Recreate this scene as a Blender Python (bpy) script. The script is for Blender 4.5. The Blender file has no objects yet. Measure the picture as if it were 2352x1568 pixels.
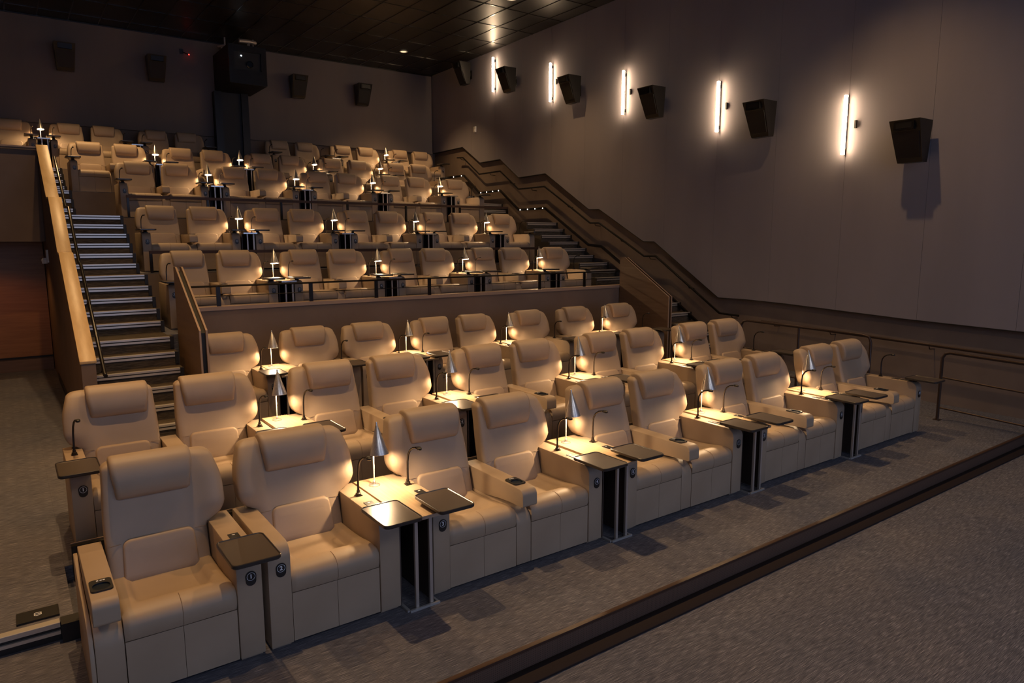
import bpy, bmesh, math, random
from mathutils import Vector, Matrix
random.seed(7)
D = bpy.data
SC = bpy.context.scene
C = SC.collection
pi = math.pi
sin, cos = math.sin, math.cos

# ------------------------------------------------------------------ camera, world, lights, exposure
cam = D.cameras.new('camera'); cam.sensor_width = 36.0; cam.lens = 1600.295 / 2352 * 36
cam.clip_start = 0.05; cam.clip_end = 200
camo = D.objects.new('camera', cam); C.objects.link(camo)
CAM = Vector((-2.0394, -4.5261, 2.4230))
YAW, PITCH, ROLL = 0.6266, -0.1459, -0.0011
_F = Vector((sin(YAW) * cos(PITCH), cos(YAW) * cos(PITCH), sin(PITCH)))
_R = Vector((cos(YAW), -sin(YAW), 0)); _U = _R.cross(_F)
_R, _U = cos(ROLL) * _R + sin(ROLL) * _U, -sin(ROLL) * _R + cos(ROLL) * _U
camo.matrix_world = Matrix(((_R.x, _U.x, -_F.x, CAM.x), (_R.y, _U.y, -_F.y, CAM.y), (_R.z, _U.z, -_F.z, CAM.z), (0, 0, 0, 1)))
SC.camera = camo
W = D.worlds.new('world'); SC.world = W; W.use_nodes = True
W.node_tree.nodes['Background'].inputs[0].default_value = (0.02, 0.02, 0.025, 1)
W.node_tree.nodes['Background'].inputs[1].default_value = 0.0
SC.view_settings.view_transform = 'Standard'; SC.view_settings.look = 'None'
SC.view_settings.gamma = 1; SC.view_settings.use_curve_mapping = False
SC.view_settings.exposure = 0.0

DOWN_E, SCREEN_E, FILL_E, TUBE_E, LAMP_E = 450.0, 315.0, 95.0, 56.0, 26.0
WARM = (1.0, 0.61, 0.27)
COOL = (0.53, 0.76, 1.38)

def spot(x, y, z, e, ang=100, blend=0.6, col=WARM, rad=0.05):
    l = D.lights.new('downlight_beam', 'SPOT'); l.energy = e; l.color = col
    l.spot_size = math.radians(ang); l.spot_blend = blend; l.shadow_soft_size = rad
    o = D.objects.new('downlight_beam', l); C.objects.link(o); o.location = (x, y, z)
    return o
CEIL = 7.54
for (x, y, k) in [(7.367, 13.548, 1.0), (7.29, 8.364, 0.75), (-0.45, 12.35, 1.3), (-1.0, 8.36, 0.75), (-1.2, 4.6, 1.05),
                  (-1.0, 0.75, 1.6), (3.1, 0.75, 1.45), (7.0, 0.75, 0.9), (-4.8, 2.4, 1.0), (3.1, 3.6, 0.3)]:
    spot(x, y, CEIL - 0.02, DOWN_E * k, ang=104, blend=1.0 if y < 1 else 0.7, col=(1.0, 0.47, 0.13) if x < -4 else WARM)
# cool glow of the cinema screen on the wall the seats face
l = D.lights.new('screen_glow', 'AREA'); l.shape = 'RECTANGLE'; l.size = 13; l.size_y = 5.5
l.energy = SCREEN_E; l.color = COOL
o = D.objects.new('screen_glow', l); C.objects.link(o); o.location = (2.0, -13.85, 3.6); o.rotation_euler = (pi / 2, 0, pi)
# added soft fill lights over the open floor before the seats, behind the camera
for hx in (-2.5, 4.5):
    l = D.lights.new('fill_light', 'AREA'); l.shape = 'RECTANGLE'; l.size = 4.0; l.size_y = 2.5
    l.energy = FILL_E; l.color = (0.88, 0.90, 1.0)
    o = D.objects.new('fill_light', l); C.objects.link(o); o.location = (hx, -8.5, 7.12); o.rotation_euler = (0, 0, 0)
# work light in the exit passage
spot(-2.3, 9.45, 2.30, 13.0, ang=140, col=(1.0, 0.42, 0.12), rad=0.05)

# ------------------------------------------------------------------ materials
def mat(name, col, rough=0.6, metal=0.0, spec=0.5, emit=None, es=0.0):
    m = D.materials.new(name); m.use_nodes = True
    b = m.node_tree.nodes['Principled BSDF']
    b.inputs['Base Color'].default_value = (*col, 1)
    b.inputs['Roughness'].default_value = rough; b.inputs['Metallic'].default_value = metal
    b.inputs['Specular IOR Level'].default_value = spec
    if emit:
        b.inputs['Emission Color'].default_value = (*emit, 1); b.inputs['Emission Strength'].default_value = es
    return m
def noise_mat(name, c1, c2, scale=(8, 8, 8), nscale=5, detail=4, rough=0.7, bump=0.1, lo=0.35, hi=0.65, metal=0.0, spec=0.4, bscale=None, bdist=0.004):
    m = mat(name, c1, rough, metal, spec); nt = m.node_tree; N = nt.nodes; L = nt.links
    b = N['Principled BSDF']
    tc = N.new('ShaderNodeTexCoord'); mp = N.new('ShaderNodeMapping'); mp.inputs['Scale'].default_value = scale
    L.new(tc.outputs['Object'], mp.inputs['Vector'])
    n = N.new('ShaderNodeTexNoise'); n.inputs['Scale'].default_value = nscale; n.inputs['Detail'].default_value = detail
    L.new(mp.outputs[0], n.inputs['Vector'])
    r = N.new('ShaderNodeValToRGB'); r.color_ramp.elements[0].position = lo; r.color_ramp.elements[1].position = hi
    r.color_ramp.elements[0].color = (*c1, 1); r.color_ramp.elements[1].color = (*c2, 1)
    L.new(n.outputs['Fac'], r.inputs[0]); L.new(r.outputs[0], b.inputs['Base Color'])
    if bump:
        n2 = n
        if bscale:
            n2 = N.new('ShaderNodeTexNoise'); n2.inputs['Scale'].default_value = bscale; n2.inputs['Detail'].default_value = 3
            L.new(tc.outputs['Object'], n2.inputs['Vector'])
        bp = N.new('ShaderNodeBump'); bp.inputs['Strength'].default_value = bump; bp.inputs['Distance'].default_value = bdist
        L.new(n2.outputs['Fac'], bp.inputs['Height']); L.new(bp.outputs[0], b.inputs['Normal'])
    return m
def carpet(name, c1, c2, c3):
    m = mat(name, c1, 0.95, 0, 0.1); nt = m.node_tree; N = nt.nodes; L = nt.links; b = N['Principled BSDF']
    tc = N.new('ShaderNodeTexCoord')
    def nz(sc, s, d=3):
        mp = N.new('ShaderNodeMapping'); mp.inputs['Scale'].default_value = sc
        L.new(tc.outputs['Object'], mp.inputs['Vector'])
        n = N.new('ShaderNodeTexNoise'); n.inputs['Scale'].default_value = s; n.inputs['Detail'].default_value = d
        L.new(mp.outputs[0], n.inputs['Vector']); return n
    a = nz((1.8, 85, 85), 6, 2); r = N.new('ShaderNodeValToRGB')
    e = r.color_ramp.elements; e[0].position = 0.36; e[0].color = (*c1, 1); e[1].position = 0.54; e[1].color = (*c2, 1)
    x = e.new(0.70); x.color = (*c3, 1)
    L.new(a.outputs['Fac'], r.inputs[0])
    g = nz((1.0, 1.0, 1.0), 0.9, 2); r2 = N.new('ShaderNodeValToRGB')
    r2.color_ramp.elements[0].position = 0.3; r2.color_ramp.elements[0].color = (0.8, 0.82, 0.88, 1)
    r2.color_ramp.elements[1].position = 0.7; r2.color_ramp.elements[1].color = (1.12, 1.05, 0.98, 1)
    L.new(g.outputs['Fac'], r2.inputs[0])
    mx = N.new('ShaderNodeMix'); mx.data_type = 'RGBA'; mx.blend_type = 'MULTIPLY'; mx.inputs[0].default_value = 1
    L.new(r.outputs[0], mx.inputs[6]); L.new(r2.outputs[0], mx.inputs[7]); L.new(mx.outputs[2], b.inputs['Base Color'])
    bp = N.new('ShaderNodeBump'); bp.inputs['Strength'].default_value = 0.4; bp.inputs['Distance'].default_value = 0.003
    L.new(a.outputs['Fac'], bp.inputs['Height']); L.new(bp.outputs[0], b.inputs['Normal'])
    return m
M = {}
M['leather'] = noise_mat('tan_leather', (0.345, 0.256, 0.176), (0.390, 0.292, 0.204), (1, 1, 1), 3.0, 3, 0.50, 0.06, 0.3, 0.7, bscale=260, bdist=0.0015, spec=0.35)
M['pad'] = noise_mat('pad_leather', (0.350, 0.257, 0.180), (0.396, 0.293, 0.207), (1, 1, 1), 3.0, 3, 0.5, 0.06, 0.3, 0.7, bscale=260, bdist=0.0015, spec=0.35)
M['seam'] = mat('seam_thread', (0.235, 0.160, 0.102), 0.7)
M['carpet'] = carpet('carpet', (0.062, 0.065, 0.082), (0.122, 0.124, 0.148), (0.32, 0.31, 0.345))
M['stair_carpet'] = carpet('stair_carpet', (0.045, 0.036, 0.026), (0.090, 0.072, 0.052), (0.20, 0.165, 0.12))
M['wall'] = noise_mat('wall_fabric', (0.250, 0.232, 0.262), (0.280, 0.258, 0.288), (1, 1, 0.2), 1.2, 4, 0.9, 0.15, bscale=120, spec=0.15)
M['wains'] = noise_mat('wainscot_fabric', (0.185, 0.140, 0.115), (0.215, 0.165, 0.135), (1, 1, 1), 2, 4, 0.8, 0.2, bscale=90, spec=0.2)
M['wall_back'] = noise_mat('back_wall_fabric', (0.180, 0.150, 0.135), (0.200, 0.168, 0.150), (1, 1, 0.2), 1.2, 4, 0.9, 0.15, bscale=120, spec=0.15)
M['ceil'] = noise_mat('ceiling_tile', (0.009, 0.0075, 0.0065), (0.012, 0.010, 0.0085), (1, 1, 1), 2, 3, 0.38, 0.03, bscale=60, spec=0.5)
M['tbar'] = mat('ceiling_grid', (0.006, 0.005, 0.004), 0.16, 0.0, 1.0)
M['wood'] = noise_mat('pale_wood_cap', (0.50, 0.33, 0.15), (0.60, 0.41, 0.20), (6, 1.2, 1), 3, 4, 0.38, 0.06, bscale=12, spec=0.5)
M['tabletop'] = noise_mat('table_wood', (0.42, 0.29, 0.17), (0.50, 0.35, 0.21), (40, 2, 2), 2, 3, 0.45, 0.02, spec=0.4)
M['brown'] = noise_mat('brown_laminate', (0.16, 0.095, 0.055), (0.19, 0.115, 0.068), (1, 1, 12), 2, 3, 0.45, 0.02, spec=0.4)
M['halfwall'] = noise_mat('half_wall_fabric', (0.185, 0.130, 0.100), (0.210, 0.150, 0.116), (1, 1, 1), 1.5, 4, 0.8, 0.15, bscale=100, spec=0.2)
M['capboard'] = mat('cap_board', (0.36, 0.25, 0.18), 0.5)
M['orange'] = noise_mat('orange_veneer', (0.30, 0.13, 0.035), (0.38, 0.17, 0.05), (1, 1, 14), 2, 4, 0.4, 0.02, spec=0.4)
M['polem'] = mat('satin_pole', (0.72, 0.66, 0.58), 0.4, 0.4)
M['frame'] = mat('frame_steel', (0.46, 0.44, 0.42), 0.35, 0.4)
M['darkbrown'] = mat('dark_laminate', (0.060, 0.040, 0.032), 0.5)
M['black'] = mat('black_plastic', (0.012, 0.011, 0.011), 0.42)
M['blackm'] = mat('black_metal', (0.018, 0.015, 0.013), 0.30, 0.6)
M['railm'] = mat('bronze_rail', (0.075, 0.048, 0.036), 0.34, 0.5)
M['blackw'] = mat('black_panel', (0.012, 0.010, 0.009), 0.55)
M['tray'] = mat('tray_bronze', (0.095, 0.074, 0.058), 0.33, 0.25, 0.6)
M['trayrim'] = mat('tray_rim', (0.040, 0.033, 0.030), 0.30, 0.2, 0.6)
M['neck'] = mat('gooseneck', (0.020, 0.014, 0.011), 0.35, 0.3)
M['alu'] = mat('aluminium', (0.72, 0.70, 0.66), 0.28, 1.0)
M['brushed'] = noise_mat('brushed_steel', (0.62, 0.59, 0.56), (0.80, 0.77, 0.74), (60, 60, 0.5), 3, 2, 0.30, 0.0, metal=0.85)
M['legm'] = mat('leg_metal', (0.50, 0.44, 0.39), 0.36, 0.5)
M['nose'] = mat('nosing_aluminium', (0.66, 0.61, 0.54), 0.34, 0.6)
M['cup'] = mat('cup_well', (0.006, 0.012, 0.020), 0.3)
M['white'] = mat('white_print', (0.80, 0.82, 0.86), 0.5)
M['whitep'] = mat('white_plastic', (0.75, 0.73, 0.70), 0.5)
M['bulb'] = mat('lamp_bulb', (1, 1, 1), 0.5, emit=(1.0, 0.72, 0.42), es=14.0)
M['tube'] = mat('tube_light', (1, 1, 1), 0.5, emit=(1.0, 0.70, 0.42), es=TUBE_E)
M['disc'] = mat('downlight_lens', (1, 1, 1), 0.5, emit=(1.0, 0.78, 0.45), es=1.1)
M['led'] = mat('led_dot', (1, 1, 1), 0.5, emit=(1.0, 0.88, 0.70), es=7.0)
M['red'] = mat('red_led', (1, 0, 0), 0.5, emit=(1.0, 0.03, 0.02), es=8.0)
M['glass'] = mat('lens_glass', (0.01, 0.02, 0.035), 0.05, 0.0, 1.0)
M['white_led'] = mat('white_led', (1, 1, 1), 0.5, emit=(0.8, 0.9, 1.0), es=5.0)
M['screen'] = mat('screen_cloth', (0.7, 0.7, 0.7), 0.8)
M['trimbrown'] = mat('bronze_edge', (0.060, 0.032, 0.022), 0.50, 0.2, 0.3)
M['toestrip'] = mat('dark_toe_strip', (0.024, 0.016, 0.014), 0.75, 0.0, 0.15)
M['speaker'] = mat('speaker_cloth', (0.007, 0.0065, 0.007), 0.6)
M['speaker_body'] = mat('speaker_body', (0.010, 0.009, 0.0085), 0.28)

# perforated riser
def perf():
    m = mat('perforated_riser', (0.035, 0.022, 0.016), 0.5, 0.3); nt = m.node_tree; N = nt.nodes; L = nt.links
    tc = N.new('ShaderNodeTexCoord'); v = N.new('ShaderNodeTexVoronoi'); v.inputs['Scale'].default_value = 75; v.inputs['Randomness'].default_value = 0.0
    L.new(tc.outputs['Object'], v.inputs['Vector'])
    r = N.new('ShaderNodeValToRGB'); r.color_ramp.elements[0].position = 0.25; r.color_ramp.elements[0].color = (0.004, 0.003, 0.003, 1)
    r.color_ramp.elements[1].position = 0.35; r.color_ramp.elements[1].color = (0.13, 0.080, 0.058, 1)
    L.new(v.outputs['Distance'], r.inputs[0]); L.new(r.outputs[0], N['Principled BSDF'].inputs['Base Color'])
    return m
M['perf'] = perf()

# ------------------------------------------------------------------ mesh helpers
def merge(bm, tmp):
    me = D.meshes.new('tmp'); tmp.to_mesh(me); tmp.free(); bm.from_mesh(me); D.meshes.remove(me)
def bevel_all(t, bev, seg=2, ang=25):
    if bev > 0:
        ed = [e for e in t.edges if len(e.link_faces) == 2 and e.calc_face_angle(0) > math.radians(ang)]
        bmesh.ops.bevel(t, geom=ed, offset=bev, segments=seg, profile=0.5, affect='EDGES', clamp_overlap=True)
def box(bm, x0, x1, y0, y1, z0, z1, bev=0.0, seg=2, mi=0, mtx=None):
    t = bmesh.new()
    v = [t.verts.new(p) for p in [(x0, y0, z0), (x1, y0, z0), (x1, y1, z0), (x0, y1, z0), (x0, y0, z1), (x1, y0, z1), (x1, y1, z1), (x0, y1, z1)]]
    for f in [(3, 2, 1, 0), (4, 5, 6, 7), (0, 1, 5, 4), (1, 2, 6, 5), (2, 3, 7, 6), (3, 0, 4, 7)]:
        t.faces.new([v[i] for i in f])
    bevel_all(t, bev, seg)
    for f in t.faces: f.material_index = mi
    if mtx: bmesh.ops.transform(t, matrix=mtx, verts=t.verts)
    merge(bm, t)
def prism(bm, pts, a0, a1, axis='x', bev=0.0, seg=2, mi=0, ang=25):
    """closed outline pts extruded along an axis: x -> pts are (y,z); y -> (x,z); z -> (x,y)"""
    t = bmesh.new()
    def P(p, a):
        return {'x': (a, p[0], p[1]), 'y': (p[0], a, p[1]), 'z': (p[0], p[1], a)}[axis]
    A = [t.verts.new(P(p, a0)) for p in pts]; B = [t.verts.new(P(p, a1)) for p in pts]
    n = len(pts)
    t.faces.new(A); t.faces.new(B[::-1])
    for i in range(n):
        t.faces.new((A[i], B[i], B[(i + 1) % n], A[(i + 1) % n]))
    bmesh.ops.recalc_face_normals(t, faces=t.faces)
    if bev > 0:
        ed = [e for e in t.edges if e.calc_face_angle(0) > math.radians(ang)]
        bmesh.ops.bevel(t, geom=ed, offset=bev, segments=seg, profile=0.5, affect='EDGES', clamp_overlap=True)
    for f in t.faces: f.material_index = mi
    merge(bm, t)
def tube(bm, pts, r, n=8, mi=0, caps=True, rs=None):
    pts = [Vector(p) for p in pts]; rings = []
    up = Vector((0, 0, 1))
    prev = None
    for i, p in enumerate(pts):
        d = (pts[min(i + 1, len(pts) - 1)] - pts[max(i - 1, 0)]).normalized()
        if prev is None:
            s = d.cross(up)
            if s.length < 1e-3: s = Vector((1, 0, 0))
        else:
            s = prev - d * prev.dot(d)
        s.normalize(); prev = s; u = s.cross(d)
        rr = rs[i] if rs else r
        rings.append([bm.verts.new(p + (s * cos(2 * pi * k / n) + u * sin(2 * pi * k / n)) * rr) for k in range(n)])
    for a, b in zip(rings, rings[1:]):
        for k in range(n):
            f = bm.faces.new((a[k], a[(k + 1) % n], b[(k + 1) % n], b[k])); f.material_index = mi; f.smooth = True
    if caps:
        f = bm.faces.new(rings[0][::-1]); f.material_index = mi
        f = bm.faces.new(rings[-1]); f.material_index = mi
def loft(bm, rings, mi=0, cap0=True, cap1=True, smooth=True):
    R = [[bm.verts.new(p) for p in r] for r in rings]; n = len(R[0])
    for a, b in zip(R, R[1:]):
        for k in range(n):
            f = bm.faces.new((a[k], a[(k + 1) % n], b[(k + 1) % n], b[k])); f.material_index = mi; f.smooth = smooth
    if cap0: f = bm.faces.new(R[0][::-1]); f.material_index = mi
    if cap1: f = bm.faces.new(R[-1]); f.material_index = mi
def lathe(bm, prof, n=24, c=(0, 0, 0), mi=0, mtx=None, cap0=True, cap1=True):
    t = bmesh.new()
    loft(t, [[(r * cos(2 * pi * k / n), r * sin(2 * pi * k / n), z) for k in range(n)] for r, z in prof], mi, cap0, cap1)
    m = Matrix.Translation(c) @ (mtx or Matrix.Identity(4))
    bmesh.ops.transform(t, matrix=m, verts=t.verts)
    merge(bm, t)
def obj(name, bm, m, parent=None, sharp=35):
    bmesh.ops.recalc_face_normals(bm, faces=bm.faces)
    me = D.meshes.new(name); bm.to_mesh(me); bm.free()
    for x in (m if isinstance(m, (list, tuple)) else [m]): me.materials.append(x)
    for p in me.polygons: p.use_smooth = True
    me.set_sharp_from_angle(angle=math.radians(sharp))
    o = D.objects.new(name, me); C.objects.link(o)
    if parent: o.parent = parent
    return o
def empty(name, loc=(0, 0, 0), rz=0):
    o = D.objects.new(name, None); o.empty_display_size = 0.1; C.objects.link(o); o.location = loc; o.rotation_euler = (0, 0, rz); return o
def tag(o, label=None, cat=None, group=None, kind=None):
    if label: o['label'] = label
    if cat: o['category'] = cat
    if group: o['group'] = group
    if kind: o['kind'] = kind
    return o
def struct(name, bm, m, sharp=35):
    o = obj(name, bm, m, None, sharp); o['kind'] = 'structure'; return o
def copy_tree(o, parent=None):
    c = o.copy(); C.objects.link(c)
    if parent:
        c.parent = parent; c.matrix_parent_inverse = o.matrix_parent_inverse.copy()
    for ch in list(o.children): copy_tree(ch, c)
    return c
def smooth(a, b, x):
    t = max(0.0, min(1.0, (x - a) / (b - a))); return t * t * (3 - 2 * t)
def arc(cx, cy, r, a0, a1, n):
    return [(cx + r * cos(a0 + (a1 - a0) * i / n), cy + r * sin(a0 + (a1 - a0) * i / n)) for i in range(n + 1)]
def rrect(x0, x1, y0, y1, r, n=5):
    return arc(x1 - r, y1 - r, r, 0, pi / 2, n) + arc(x0 + r, y1 - r, r, pi / 2, pi, n) + arc(x0 + r, y0 + r, r, pi, 1.5 * pi, n) + arc(x1 - r, y0 + r, r, 1.5 * pi, 2 * pi, n)

# ------------------------------------------------------------------ room shell
XW = lambda y: 8.93 + 0.033 * y          # face of the upper wall panel on the aisle side
YB = 15.72
Z = {'A': 0.0, 'B': 0.112, 'C': 0.112, 'D': 1.131, 'E': 1.886, 'F': 2.819, 'G': 3.381, 'H': 3.968}

def slab(x0, x1, y0, y1, z0, z1, m, name='floor'):
    b = bmesh.new(); box(b, x0, x1, y0, y1, z0, z1); return struct(name, b, m)
slab(-7.0, 9.6, -14.0, -1.45, -0.30, -0.165, M['carpet'])            # floor in front of the seats
slab(-7.0, -1.88, -1.4705, 0.31, -0.30, 0.0, M['carpet'])             # left part at front row level
slab(-1.8795, -1.30, 5.7505, 10.4, -0.30, 0.1115, M['carpet'])
slab(-1.88, 7.94, -1.42, 1.15, -0.30, 0.0, M['carpet'])              # front row platform
b = bmesh.new()
prism(b, [(0.31, -0.3), (0.31, 0.112), (10.4, 0.112), (10.4, -0.3)], -7.0, -1.88)
prism(b, [(1.15, -0.3), (1.15, 0.112), (5.75, 0.112), (5.75, -0.3)], -1.8795, 7.94)
struct('floor', b, M['carpet'])
b = bmesh.new()                                                       # ramp down the right aisle
prism(b, [(-1.42, -0.5), (-1.42, 0.0), (0.1, 0.0), (2.6, 0.112), (5.0, 0.112), (5.0, -0.5)], 7.9405, 9.35)
struct('floor', b, M['carpet'])
b = bmesh.new()                                                       # seating terraces
prism(b, [(5.9, -0.2), (5.9, Z['D']), (8.0, Z['D']), (8.0, Z['E']), (10.0, Z['E']), (10.0, Z['F']), (12.1, Z['F']), (12.1, -0.2)], -0.32, 8.30)
struct('floor', b, M['carpet'])
b = bmesh.new()
prism(b, [(12.1, 2.0), (12.1, Z['G']), (14.02, Z['G']), (14.02, Z['H']), (YB, Z['H']), (YB, 2.0)], -0.83, 8.60)
struct('floor', b, M['carpet'])
b = bmesh.new()                                                       # black fascias of the terraces
for x0, x1, y, z0, z1 in [(-0.32, 8.3, 7.99, Z['D'], Z['E']), (-0.32, 8.3, 9.99, Z['E'], Z['F']), (-0.83, 8.6, 12.09, Z['F'], Z['G']), (-0.83, 8.6, 14.01, Z['G'], Z['H'])]:
    box(b, x0, x1, y, y + 0.012, z0, z1 - 0.012)
struct('trim_1', b, M['wains'])
b = bmesh.new()                                                       # mezzanine over the exit passage
box(b, -7.0, -1.30, 9.32, YB, 2.39, 3.84); box(b, -7.0, -0.8305, 14.02, YB, 3.8405, Z['H'])
struct('floor', b, M['halfwall'])
b = bmesh.new(); box(b, -7.0, -1.47, 9.27, 9.40, 3.8405, 3.875, 0.004); box(b, -7.0, -1.47, 9.29, 9.319, 2.39, 3.8395)
struct('trim_2', b, [M['halfwall']])
b = bmesh.new(); box(b, -7.0, -1.47, 9.265, 9.40, 3.876, 3.90, 0.004); struct('trim_3', b, M['capboard'])
b = bmesh.new(); box(b, -7.0, 9.7, YB, YB + 0.2, -0.3, 7.6); struct('wall_back', b, M['wains'])
b = bmesh.new(); box(b, -7.0, 9.42, YB - 0.06, YB - 0.001, 5.17, CEIL - 0.001); box(b, -7.0, 9.42, YB - 0.075, YB - 0.002, 5.13, 5.17, 0.004)
struct('wall_back_panel', b, M['wall_back'])
b = bmesh.new()
t = bmesh.new(); 
v = [t.verts.new(p) for p in [(XW(-14) + .09, -14, -.5), (XW(YB + .2) + .09, YB + .2, -.5), (XW(YB + .2) + .3, YB + .2, -.5), (XW(-14) + .3, -14, -.5),
                              (XW(-14) + .09, -14, 7.6), (XW(YB + .2) + .09, YB + .2, 7.6), (XW(YB + .2) + .3, YB + .2, 7.6), (XW(-14) + .3, -14, 7.6)]]
for f in [(3, 2, 1, 0), (4, 5, 6, 7), (0, 1, 5, 4), (1, 2, 6, 5), (2, 3, 7, 6), (3, 0, 4, 7)]: t.faces.new([v[i] for i in f])
merge(b, t); struct('wall_right', b, M['wains'])
# upper fabric panels of the right wall: lower edge follows the stairs, one vertical seam every 1.3 m
TRIM = [(YB, 5.16), (13.78, 5.16), (12.79, 4.617), (11.72, 4.615), (10.82, 4.057), (9.62, 4.07), (7.9, 3.115), (7.54, 3.108), (6.08, 2.373), (5.76, 2.372), (4.02, 1.304), (3.4, 1.315), (2.58, 1.300), (0.5, 1.222), (-1.1, 1.191), (-4.0, 1.06), (-13.9, 1.06)]
def trim_z(y):
    for (a, za), (c, zc) in zip(TRIM, TRIM[1:]):
        if c <= y <= a: return za + (zc - za) * (a - y) / (a - c)
    return TRIM[-1][1]
seams = sorted({YB, -13.9} | {1.615 + 2.588 * k for k in range(-6, 5)} | {1.615 + 1.294 + 2.588 * k for k in range(-6, 5)})
seams = [s for s in seams if -13.9 <= s <= YB]
b = bmesh.new()
for s0, s1 in zip(seams, seams[1:]):
    ys = [s0 + 0.0016] + sorted(p[0] for p in TRIM if s0 < p[0] < s1) + [s1 - 0.0016]
    lo = [(y, trim_z(y)) for y in ys]; hi = [(y, CEIL - 0.001) for y in reversed(ys)]
    t = bmesh.new(); pts = lo + hi
    A = [t.verts.new((XW(y), y, z)) for y, z in pts]; B = [t.verts.new((XW(y) + 0.089, y, z)) for y, z in pts]
    t.faces.new(A); t.faces.new(B[::-1])
    for i in range(len(pts)): t.faces.new((A[i], B[i], B[(i + 1) % len(pts)], A[(i + 1) % len(pts)]))
    bmesh.ops.recalc_face_normals(t, faces=t.faces); merge(b, t)
struct('wall_right_panel', b, M['wall'])
def wallstrip(bm, pts, w, th, off, mi=0, x0=0.0):
    """flat strip of height w and thickness th following (y,z) points on the right wall, face at off from it"""
    rings = []
    for i, (y, z) in enumerate(pts):
        rings.append([(XW(y) - off + x0, y, z - w / 2), (XW(y) - off + th + x0, y, z - w / 2), (XW(y) - off + th + x0, y, z + w / 2), (XW(y) - off + x0, y, z + w / 2)])
    loft(bm, rings, mi, smooth=False)
b = bmesh.new(); wallstrip(b, [(y, z - 0.008) for y, z in TRIM[:-1]], 0.014, 0.085, 0.002); struct('trim_shadow', b, M['blackw'])  # thin dark strip standing in for the shadow line under the panel edge
b = bmesh.new(); box(b, -7.2, -7.0, -14, YB + .2, -0.5, 7.6); struct('wall_left', b, M['wall'])
b = bmesh.new(); box(b, -7.2, 9.6, -14.2, -14, -0.5, 7.6); struct('wall_front', b, M['wall'])
b = bmesh.new(); box(b, -7.2, 9.8, -14.2, YB + .2, CEIL + 0.004, CEIL + 0.15); box(b, -7.0, 9.6, YB - 0.07, YB - 0.0605, CEIL - 0.03, CEIL)
x = 6.98 - 0.61 * 23
while x < 9.45:
    box(b, x - 0.012, x + 0.012, -14, YB, CEIL - 0.004, CEIL + 0.003, mi=1); x += 0.61
y = 8.96 - 1.22 * 18
while y < YB:
    box(b, -7, 9.6, y - 0.012, y + 0.012, CEIL - 0.0035, CEIL + 0.0035, mi=1); y += 1.22
struct('ceiling', b, [M['ceil'], M['tbar']])

# edge of the front platform: bronze strip, perforated riser, toe strip
b = bmesh.new(); box(b, -1.88, 8.88, -1.455, -1.425, 0.0005, 0.005, 0.0015, 1); box(b, -1.88, 8.88, -1.459, -1.4525, -0.014, 0.005, 0.0015, 1)
struct('trim_5', b, M['trimbrown'])
b = bmesh.new(); box(b, -1.88, 8.88, -1.450, -1.4205, -0.164, -0.001); struct('trim_6', b, M['perf'])
b = bmesh.new(); prism(b, [(-1.56, -0.1645), (-1.56, -0.150), (-1.50, -0.125), (-1.4505, -0.125), (-1.4505, -0.1645)], -1.88, 8.88, bev=0.003); struct('trim_7', b, M['toestrip'])
# low guard board behind the front row
b = bmesh.new(); box(b, -1.83, 7.5, 1.10, 1.149, 0.0005, 0.262); box(b, -1.83, 7.5, 1.096, 1.155, 0.2625, 0.268, 0.002, 1); box(b, -1.83, 7.5, 1.146, 1.156, 0.2682, 0.273, mi=1)
struct('trim_8', b, [M['blackw'], M['capboard']])
# step edge left of the front row
b = bmesh.new(); box(b, -7, -1.95, 0.300, 0.3095, 0.0005, 0.111); box(b, -1.95, -1.84, 0.25, 0.36, 0.0005, 0.118, 0.004)
struct('trim_9', b, M['blackw'])

# ------------------------------------------------------------------ staircases
def nosing(parent, x0, x1, y, z):
    b = bmesh.new()
    box(b, x0, x1, y - 0.012, y + 0.046, z + 0.0006, z + 0.007, 0.0015, 1)
    box(b, x0, x1, y - 0.018, y - 0.0065, z - 0.016, z + 0.006, 0.0015, 1)
    box(b, x0, x1, y - 0.016, y - 0.0065, z - 0.056, z - 0.030, 0.0015, 1)
    box(b, x0, x1, y - 0.0064, y - 0.0005, z - 0.065, z - 0.001, mi=1)
    box(b, x1 + 0.0005, x1 + 0.045, y - 0.022, y + 0.05, z - 0.145, z + 0.009, 0.003, 1, mi=1)
    return obj('step_nosing', b, [M['nose'], M['blackw']], parent)
def flight(name, label, fl, x0f, x1f, base):
    """fl: list of (y_first, tread, z_from, n, z_to, y_landing_end)"""
    root = empty(name, (0, 0, 0)); tag(root, label, 'staircase')
    b = bmesh.new(); nose = []
    for (y0, tr, z0, n, z1, yend) in fl:
        for i in range(n):
            y = y0 + tr * i; z = z0 + (z1 - z0) * (i + 1) / n
            ye = y0 + tr * (i + 1) if i < n - 1 else yend
            box(b, x0f(y), x1f(y), y, ye, max(base, z - 1.1), z - 0.0005)
            nose.append((y, z))
    obj('steps', b, M['stair_carpet'], root)
    for y, z in nose: nosing(root, x0f(y) + 0.02, x1f(y) - 0.05, y, z)
    return root
xl1 = lambda y: -0.285 if y < 7.86 else (-0.3205 if y < 11.3 else -0.831)
LS = flight('staircase', 'carpeted staircase with silver step edges climbing beside the pale wood topped wall',
       [(4.25, 0.28, 0.112, 6, 1.131, 6.27), (6.27, 0.275, 1.131, 5, 1.886, 7.87), (7.87, 0.27, 1.886, 6, 2.819, 11.56),
        (11.56, 0.27, 2.819, 3, 3.381, 13.20), (13.20, 0.27, 3.381, 4, 3.968, 14.3)], lambda y: -1.315, xl1, -0.2)
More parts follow.
